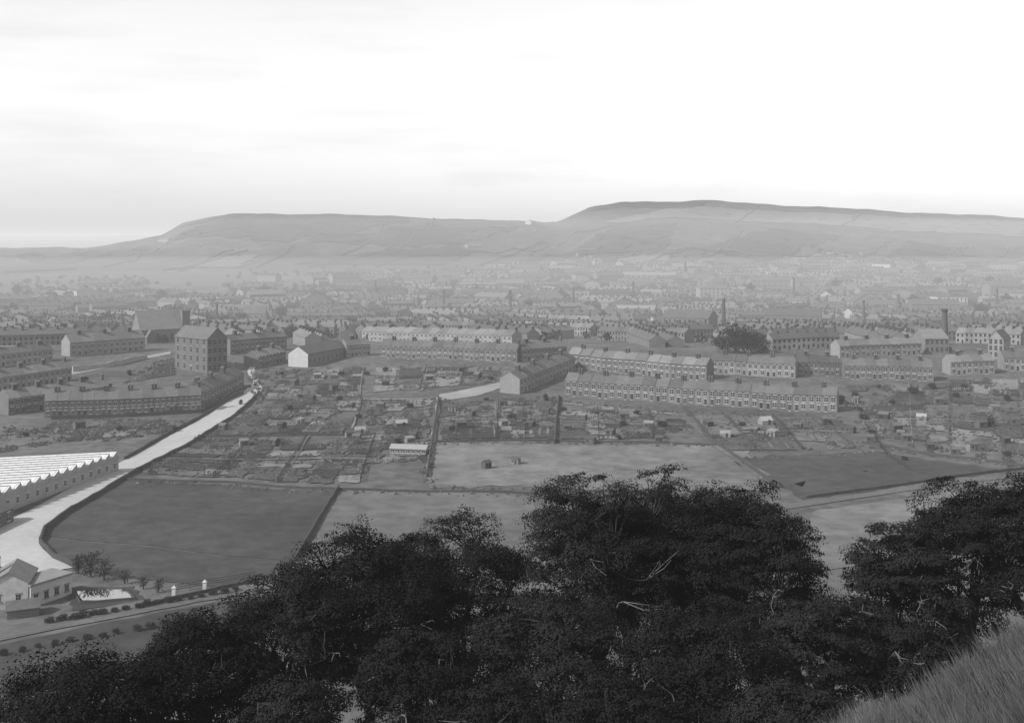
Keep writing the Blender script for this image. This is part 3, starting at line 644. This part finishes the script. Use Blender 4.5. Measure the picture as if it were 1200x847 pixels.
pos=[(570,549,0,.95),(604,544,1,.85),(410,513,1,1),(422,508,2,1),(93,503,1,1.2),(897,498,2,1.2),(885,508,0,1),(905,512,1,1),(1050,506,0,1.2),(1062,516,0,1),(1140,528,1,1.1),(1036,492,0,1.2),(1003,472,1,1),
(1100,474,0,1.2),(330,502,0,1),(352,497,1,.9),(391,458,0,1.2),(372,444,1,1.2),(446,478,0,1),(540,502,0,1.2),(622,500,0,1),(682,492,1,1),(692,520,0,1.1),(732,492,0,1.2),(760,502,1,1),(850,512,2,1),
(1150,502,0,1.2),(1166,482,1,1.2),(1120,532,0,1),(1090,527,0,1),(997,507,0,1),(560,444,0,1.2),(502,446,1,1.2),(322,522,0,1),(262,504,0,1),(286,522,1,.9),(452,452,0,1.2),(470,500,2,1),(484,514,0,1),(366,470,0,1.1),(412,478,0,1),
(345,452,0,1.2),(530,482,1,1),(590,476,0,1),(640,486,0,1.1),(830,500,0,1.1),(935,502,0,1),(1080,492,2,1.1),(1178,520,0,1),(1190,498,0,1.1),(1110,505,1,1),(590,500,1,1),(540,436,0,1.1),
(418,516,0,.9),(402,509,0,.8),(480,519,1,.9),(892,512,0,.8),(1056,512,0,.9),(666,504,0,.9),(716,510,0,.9),(772,518,0,1),(1020,518,0,1)]
pos.sort(key=lambda a:a[0]); cnt={}
for px,py,k,s in pos:
    zn='left' if px<512 else ('middle' if px<830 else 'right'); i=cnt.get((k,zn),0); cnt[(k,zn)]=i+1
    r=tag(empty(KN[k],at(px,py),random.uniform(-.9,.9)),'%s, %s of its kind from the left on the %s allotments'%(KD[k],ordw(i),zn),KC[k],'huts and greenhouses on the allotments'); r.scale=(s*random.uniform(.7,1.0),s*random.uniform(.8,1.05),s*random.uniform(.75,.95))
    link('wall',SP[k][0],r); link('roof',SP[k][1],r); yy=-1.003 if k<2 else -1.203
    link('door',SP[k][2],r,(.6,yy,0))
    if k<2: link('window',SP[k][3],r,(-.6,yy,0))
FN=[[(425,470),(418,500),(408,512)],[(440,512),(428,545),(422,566)],[(518,516),(580,514),(648,514)],[(584,470),(582,515)],[(612,470),(616,514)],[(760,482),(765,516)],[(700,478),(702,516)],
 [(850,488),(884,528)],[(905,488),(940,528)],[(960,490),(1000,525)],[(1112,450),(1112,522)],[(1020,470),(1110,474)],[(310,469),(424,469)],[(370,470),(340,512)],[(1112,480),(1200,484)],[(440,444),(585,440)],[(500,430),(492,456)],[(545,430),(540,452)],[(300,512),(250,560)],[(360,512),(325,566)],[(1014,500),(1040,535),(1064,550)],
 [(520,494),(648,493)],[(656,496),(806,500)],[(1018,512),(1110,521)],[(432,506),(504,503)]]
FN.sort(key=lambda a:a[0][0])
for i,pp in enumerate(FN): fence('weathered garden fence among the allotments, %s from the left'%ordw(i),pp,1.3,'garden fences')
fence('pale rail fence beside the railway near two white posts',[(205,694),(240,688),(300,678)],1.2,m='wood_pale')
gp=MB(); gp.box(-.3,.3,-.3,.3,-.3,1.4); gp.box(-.37,.37,-.37,.37,1.4,1.55,0,True); q4=[(-.37,-.37,1.55),(.37,-.37,1.55),(.37,.37,1.55),(-.37,.37,1.55)]
for k in range(4): gp.face([q4[k],q4[(k+1)%4],(0,0,1.9)])
gpm=gp.mesh('gate_post',['stone_light'])
for px,py,l in ((204,699,'left'),(240,692,'right')): tag(link('gate_post',gpm,None,at(px,py)),'white capped gate post by the railway, %s one of the pair'%l,'gate post','pair of white gate posts')

# ------------------------------------------------------------------ trees
def small_tree(seed,nl,spread=1.0,tall=1.0):
    r=np.random.default_rng(seed); nc=32
    d=r.normal(size=(nc,3)); d/=np.linalg.norm(d,axis=1,keepdims=True); P=d*r.uniform(.35,.9,(nc,1))*np.array([spread,spread,tall*.95])+np.array([0,0,1.05*tall])
    pts=[]
    for c in P:
        q=r.normal(size=(nl//nc,3))*np.array([.2,.2,.13]); pts.append(c+q)
    me=leaves('crown',np.concatenate(pts),.17,r,['leaf_far'],up=.3,asp=.7)
    mb=MB(); mb.tube([(0,0,-.2),(.02,.01,.4),(0,.03,.9),(.03,0,1.3)],[.09,.07,.05,.02],6)
    for c in P[:9]: mb.tube([(0,.01,.4),tuple(np.array([0,0,.6])*.5+c*.5),tuple(c)],[.045,.03,.01],4)
    return mb.mesh('trunk',['bark_dark']),me
ST=[small_tree(40+i,2000,sp,ta) for i,(sp,ta) in enumerate(((1,1),(.9,1.15),(1.15,.85),(.8,1.0)))]
ST.append(small_tree(60,420,.75,1.1))
def plant(name,label,cat,px,py,h,group,k=None):
    k=random.randrange(4) if k is None else k; p=at(px,py); r=tag(empty(name,p,random.uniform(0,6)),label,cat,group); s=h/2.05; r.scale=(s*random.uniform(.9,1.3),s*random.uniform(.9,1.2),s)
    link('trunk',ST[k][0],r); link('crown',ST[k][1],r)
for i,(px,h) in enumerate(((848,11),(862,13),(876,14),(892,10))): plant('town_tree','large dark tree in the town clump above the second terrace, %s from the left'%ordw(i),'tree',px,413+ (1 if i%2 else 0),h,'big dark clump of town trees',i)
tt=[(28,388,11),(44,390,13),(50,384,12),(70,376,11),(100,384,10),(112,386,13),(126,385,12),(140,386,12),(152,388,12),(234,392,11),(245,384,12),(262,380,10),(282,378,11),(180,376,11),(205,374,12),(14,372,12),(90,366,11),(130,362,11),(250,360,12),
 (330,372,11),(412,382,10),(340,395,9),(706,378,9),(660,386,9),(955,402,8),(968,395,9),(1040,388,10),(1090,380,9),(1150,372,12),(1180,360,13),(1120,356,12),(910,372,10),(740,366,11),(520,362,11),(470,360,10),(395,358,11),(620,362,11),(1070,360,12),(1030,352,13),(60,352,13),(190,352,13),(310,348,14),
 (560,346,14),(680,346,14),(880,346,14),(1160,336,16),(1100,338,16),(980,340,15),(20,346,14),(1195,345,14),(440,346,13)]
tt.sort()
for i,(px,py,h) in enumerate(tt): plant('town_tree','dark rounded tree among hazy roofs, %s from the left in the town'%ordw(i),'tree',px,py,h,'trees scattered through the town')
bb=[(1012,492,3.5),(1022,510,4),(1008,482,3),(1046,474,3),(1120,466,3),(1160,500,4),(730,500,3),(725,515,2.6),(660,482,3),(700,486,2.5),(600,492,3),(555,488,2.6),(530,505,3),(480,478,2.6),(466,520,2.5),(420,490,2.6),(398,470,3),(352,466,2.8),(340,480,2.4),(312,500,2.4),(300,486,2.5),
 (776,500,2.8),(746,486,2.4),(870,500,2.6),(925,510,2.5),(970,498,3),(985,474,4.5),(1002,466,4),(1030,455,3.5),(1070,462,4),(1092,456,3.5),(1130,455,3),(1180,470,3.5),(1060,540,2.4),(1180,535,3),(640,470,3),(570,470,2.4),(430,440,3),(452,436,3),(575,446,3),(520,444,2.4),(330,440,3),(400,440,2.6),(272,440,4),(282,474,2.6),(152,440,4),(100,446,4),(128,455,3),(205,506,2.6),(140,506,2.5),(30,512,3)]
bb.sort()
for i,(px,py,h) in enumerate(bb): plant('garden_bush','dark bushy shrub, %s from the left over the gardens and slopes'%ordw(i),'bush',px,py,h*random.uniform(.5,1.0),'shrubs on the gardens',random.choice([0,2,2,3]))
for i,(px,py,h) in enumerate(((92,672,3.6),(106,676,4.6),(122,680,4.0),(146,684,2.6),(168,691,2.4),(186,694,2.4))): plant('young_tree','thin young tree between field and pond, %s from the left'%ordw(i),'tree',px,py,h,'young trees by the pond',4)
for i in range(18): plant('trackside_bush','small round bush in the upper row lining the railway, %s from the left'%ordw(i),'bush',60+i*12.5+random.uniform(-3,3),731-i*2.2,1.0+random.random()*.6,'bushes lining the railway',2)
for i in range(14): plant('trackside_bush','small round bush in the lower row below the railway, %s from the left'%ordw(i),'bush',6+i*19+random.uniform(-4,4),768-i*3.4+random.uniform(-2,2),.9+random.random()*.6,'bushes lining the railway',2)

def big_tree(label,px,py,Y,rx,rz,seed,nl=34000,leaf=.1,m='leaf'):
    r=np.random.default_rng(seed); X=(px-CX)/F*Y; RX=rx/F*Y; RZ=rz/F*Y; RY=RX*.95
    gx=X+r.uniform(-.7,.7); gz=g1(gx,Y); root=tag(empty('broadleaf_tree',(gx,Y,gz)),label,'tree','dark trees on the near hillside')
    c=np.array([X-gx,0,CZ-(py-HZ)/F*Y-gz]); R=np.array([RX,RY,RZ]); nA=170; nB=60; nC=nA+nB
    d=r.normal(size=(nC,3)); d/=np.linalg.norm(d,axis=1,keepdims=True)
    d[:,2]=np.where(d[:,2]<-.5,-d[:,2]*.8,d[:,2]); d/=np.linalg.norm(d,axis=1,keepdims=True)
    th=np.arctan2(d[:,1],d[:,0]); ph=r.uniform(0,6,3)
    lump=.9+.1*np.sin(3*th+ph[0])+.1*np.sin(5*d[:,2]*1.6+2*th+ph[1])
    rad=(lump+r.uniform(-.14,.06,nC))*r.uniform(.12,1,nC)**.36
    rad[nA:]=lump[nA:]*r.uniform(.84,.97,nB)
    P=c+d*rad[:,None]*R
    lev=RZ*.2; q=np.round((P[:,2]-c[2])/lev+.3*np.sin(2*th+ph[2]))*lev; P[:nA,2]=(c[2]+q+(P[:,2]-c[2]-q)*.55)[:nA]
    nr_=np.linalg.norm((P-c)/R,axis=1); lim=np.where(np.arange(nC)<nA,.9,.95); sc_=np.minimum(1,lim/nr_); P=c+(P-c)*sc_[:,None]
    rc=r.uniform(.17,.36,nC)*RX; rc[nA:]=r.uniform(.09,.17,nB)*RX
    tot=(rc**2).sum(); pts=[]; bs=[]
    for i in range(nC):
        n=int(nl*rc[i]**2/tot); rr=np.sqrt(r.uniform(0,1,n))*rc[i]; a=r.uniform(0,2*np.pi,n)
        edge=.76+.24*np.sin(a*r.integers(3,6)+r.uniform(0,6)); rr*=edge
        zt=.28*rc[i]*np.sqrt(np.clip(1-(rr/rc[i])**2,0,1)); z=zt*r.uniform(-.2,1,n)+r.normal(size=n)*rc[i]*.035-.14*rr**2/rc[i]
        o=d[i]*np.array([1,1,.2])*.15*rc[i]; tl=r.normal(size=2)*.16
        x_,y_=rr*np.cos(a),rr*np.sin(a)
        pts.append(P[i]+np.stack([x_+o[0],y_+o[1],z+x_*tl[0]+y_*tl[1]],1))
        bs.append(np.stack([x_/rc[i],y_/rc[i],z/rc[i]*1.2+.3],1)*1.3+d[i]*.35)
    link('crown',leaves('crown',np.concatenate(pts),leaf,r,[m],up=.3,asp=.66,bias=np.concatenate(bs)),root)
    mb=MB(); fk=np.array([c[0]*.6,0,max(c[2]-RZ*.75,1.2)])
    tr=max(.17,.04*RX+.1); mb.tube([(0,0,-1),(r.uniform(-.2,.2),0,fk[2]*.4),tuple(fk)],[tr*1.35,tr,tr*.8],9)
    S=[]
    for k in range(9):
        v=r.normal(size=3); v/=np.linalg.norm(v); v[2]=abs(v[2])*1.1-.15; e=c+v*R*.62
        m1=fk+(e-fk)*.4+r.normal(size=3)*.25+np.array([0,0,.15*RZ*.5]); m2=fk+(e-fk)*.72+r.normal(size=3)*.3
        L=[fk,m1,m2,e]; mb.tube([tuple(q) for q in L],[tr*.6,tr*.42,tr*.28,tr*.14],6)
        for u,w in ((m1,m2),(m2,e)):
            for f in (0,.5,1): S.append(u+(w-u)*f)
    S=np.array(S)
    for i in range(nC):
        if i==nA: S=np.concatenate([S,P[:nA]])
        j=np.argmin(((S-P[i])**2).sum(1)); s=S[j]; e=P[i]; mid=(s+e)/2+r.normal(size=3)*.1*RX*.3; k=1 if i<nA else .4
        mb.tube([tuple(s),tuple(mid),tuple(e)],[.05*k,.03*k,.01],4)
    for k in range(10): # bare weathered boughs near the outside
        v=r.normal(size=3); v/=np.linalg.norm(v); v[1]=-abs(v[1])-.15; v[2]=v[2]*.5; s=c+v*R*.6; e=c+v*R*.9+np.array([r.normal()*.6,0,r.uniform(0,.6)]); md=(s+e)/2+r.normal(size=3)*.25
        mb.tube([tuple(s),tuple((s+md)/2+r.normal(size=3)*.08),tuple(md),tuple((md+e)/2+r.normal(size=3)*.12),tuple(e)],[.045,.038,.03,.018,.008],5,1)
        for _ in range(2):
            e2=md+(e-md)*.7+r.normal(size=3)*.4; mb.tube([tuple(md),tuple((md+e2)/2+r.normal(size=3)*.08),tuple(e2)],[.026,.017,.007],4,1)
    link('trunk',mb.mesh('trunk',['bark','bark_pale']),root)
BT=[('low dark tree filling the bottom left corner',100,852,36,128,98,1,22000),('dark tree stepping up from the bottom left',235,812,40,94,102,2,23000),('spreading tree below the railway bend',335,765,43,94,104,3,26000),
 ('round crowned tree left of centre by the slanting wall',425,730,46,114,130,4,34000),('dark tree left of the tallest clump',540,715,49,100,124,5,32000),('tall tree on the left of the central clump',690,690,47,94,147,6,36000),
 ('tall tree in the middle of the central clump',785,685,49,100,148,7,38000),('tall tree on the right of the central clump',880,695,47,96,146,28,36000),
 ('lower dark tree beneath the central clump',640,795,42,105,105,9,29000),('lower dark tree under the central crowns at right',810,805,41,108,106,10,29000),('dark lower tree near the bottom centre left',490,815,40,84,84,11,20000),
 ('dark tree just right of the bright gap',1055,720,46,77,122,12,30000),('broad dark tree at right above the grass bank',1130,675,48,90,124,13,34000),('dark tree cut by the right edge',1215,660,47,84,120,14,32000),
 ('small dark tree low between the central clump and bank',955,780,43,74,90,15,23000),
 ('low dark tree under the right crowns beside the grass bank',1075,780,44,85,80,17,22000),
 ('tree behind the left gap of the central clump',738,668,53,95,110,18,28000),('tree behind the right gap of the central clump',838,668,53,92,110,31,28000),('tree behind and between the two left centre trees',482,728,52,80,106,20,24000),
 ('thin low tree at the bottom edge left of centre',345,852,38,72,62,21,11000),('low dark tree at the very bottom centre',585,862,38,95,70,22,18000),('low dark tree at the bottom edge right of centre',725,868,37,95,70,23,18000),('low dark tree at the bottom edge left of the grass bank',920,862,38,88,66,24,17000)]
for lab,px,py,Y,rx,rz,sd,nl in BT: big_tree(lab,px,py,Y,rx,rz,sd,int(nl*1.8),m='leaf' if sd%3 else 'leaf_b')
r=np.random.default_rng(5); n=130000
Yb=r.uniform(9,34,n); Xb=r.uniform(.14,.62,n)*Yb+r.uniform(0,1.5,n); nt_=int(n*.65)
tc_=r.uniform(0,1,(620,2)); ty_=9+25*tc_[:,0]; tx_=(.14+.48*tc_[:,1])*ty_+.7; pick=r.integers(0,620,nt_); th_=r.uniform(.25,.7,620)
Xb[:nt_]=tx_[pick]+r.normal(size=nt_)*.17; Yb[:nt_]=ty_[pick]+r.normal(size=nt_)*.17
Zb=G(Xb,Yb); hb=r.uniform(.05,.2,n); hb[:nt_]=th_[pick]*r.uniform(.4,1,nt_); az=r.normal(2.6,1.5,n); ln=r.uniform(.15,1.0,n)*hb
w=r.uniform(.006,.016,n); b0=np.stack([Xb-w,Yb,Zb-.03],1); b1=np.stack([Xb+w,Yb,Zb-.03],1); tp=np.stack([Xb+np.cos(az)*ln,Yb+np.sin(az)*ln,Zb+hb],1)
tag(link('dry_grass',npmesh('dry_grass',np.stack([b0,b1,tp],1).reshape(-1,3),3,['straw'])),'pale dry grass covering the near bank at lower right','grass',kind='stuff')

# ------------------------------------------------------------------ haze, light, sky, camera
def glowing_air(name,den,lum,box):
    hz=bpy.data.materials.new(name); hz.use_nodes=True; nt=hz.node_tree; nt.nodes.clear()
    o=nt.nodes.new('ShaderNodeOutputMaterial'); v=nt.nodes.new('ShaderNodeVolumeAbsorption'); v.inputs['Density'].default_value=den; v.inputs['Color'].default_value=(0,0,0,1)
    e=nt.nodes.new('ShaderNodeEmission'); e.inputs['Strength'].default_value=den*lum; e.inputs['Color'].default_value=(1,1,1,1)
    ad=nt.nodes.new('ShaderNodeAddShader'); nt.links.new(v.outputs[0],ad.inputs[0]); nt.links.new(e.outputs[0],ad.inputs[1]); nt.links.new(ad.outputs[0],o.inputs['Volume']); M[name]=hz
    mb=MB(); mb.box(*box,0,True); tag(link(name,mb.mesh(name,[name])),kind='structure')
glowing_air('glow_haze',.00018,.92,(-9000,9000,-300,13500,-60,140))  # self-glowing, absorbing volume; its emission stands in for sunlight scattered by haze
glowing_air('glow_smoke_haze',.00036,.56,(-1900,1900,640,2400,-50,42))  # low layer over the town, airlight put in as emission, no real scattering
az=math.atan2(-.85,-.45); el=math.radians(38)
S=Vector((math.cos(el)*math.sin(az),math.cos(el)*math.cos(az),math.sin(el)))
ld=bpy.data.lights.new('sun','SUN'); ld.energy=5.0; ld.angle=math.radians(.6); ld.color=(1,1,1)
lo_=bpy.data.objects.new('sun',ld); col.objects.link(lo_); lo_.rotation_euler=(-S).to_track_quat('-Z','Y').to_euler()
wd=bpy.data.worlds.new('World'); bpy.context.scene.world=wd; wd.use_nodes=True; nt=wd.node_tree; N=nt.nodes; L=nt.links
bg=N['Background']; sky=N.new('ShaderNodeTexSky'); sky.sky_type='NISHITA'; sky.sun_disc=False; sky.sun_elevation=el; sky.sun_rotation=az
sep=N.new('ShaderNodeSeparateColor'); L.new(sky.outputs[0],sep.inputs[0])
tc=N.new('ShaderNodeTexCoord'); mp=N.new('ShaderNodeMapping'); mp.inputs['Scale'].default_value=(3,3,20); L.new(tc.outputs['Generated'],mp.inputs['Vector'])
nz=N.new('ShaderNodeTexNoise'); nz.inputs['Scale'].default_value=2.2; nz.inputs['Detail'].default_value=7; L.new(mp.outputs[0],nz.inputs['Vector'])
mr=N.new('ShaderNodeMapRange'); mr.inputs['From Min'].default_value=.48; mr.inputs['From Max'].default_value=.74; mr.inputs['To Min'].default_value=2.02; mr.inputs['To Max'].default_value=1.84; L.new(nz.outputs['Fac'],mr.inputs['Value'])
sx=N.new('ShaderNodeSeparateXYZ'); L.new(tc.outputs['Generated'],sx.inputs[0])
m2=N.new('ShaderNodeMapRange'); m2.inputs['From Min'].default_value=.28; m2.inputs['From Max'].default_value=.55; m2.inputs['To Min'].default_value=1.0; m2.inputs['To Max'].default_value=.85; L.new(sx.outputs['Z'],m2.inputs['Value'])
mu=N.new('ShaderNodeMath'); mu.operation='MULTIPLY'; L.new(sep.outputs[2],mu.inputs[0]); L.new(mr.outputs[0],mu.inputs[1])
mu2=N.new('ShaderNodeMath'); mu2.operation='MULTIPLY'; L.new(mu.outputs[0],mu2.inputs[0]); L.new(m2.outputs[0],mu2.inputs[1])
L.new(mu2.outputs[0],bg.inputs['Color']); bg.inputs['Strength'].default_value=.1
cam=bpy.data.cameras.new('camera'); cam.lens=39; cam.sensor_width=36; cam.shift_y=-133.5/1200; cam.clip_end=40000; cam.clip_start=.1
co=bpy.data.objects.new('camera',cam); col.objects.link(co); co.location=(0,0,CZ); co.rotation_euler=(math.pi/2,0,0)
sc=bpy.context.scene; sc.camera=co; sc.view_settings.view_transform='Standard'; sc.view_settings.look='None'; sc.view_settings.exposure=0
print('houses',HOUSES[0],'objects',len(bpy.data.objects))
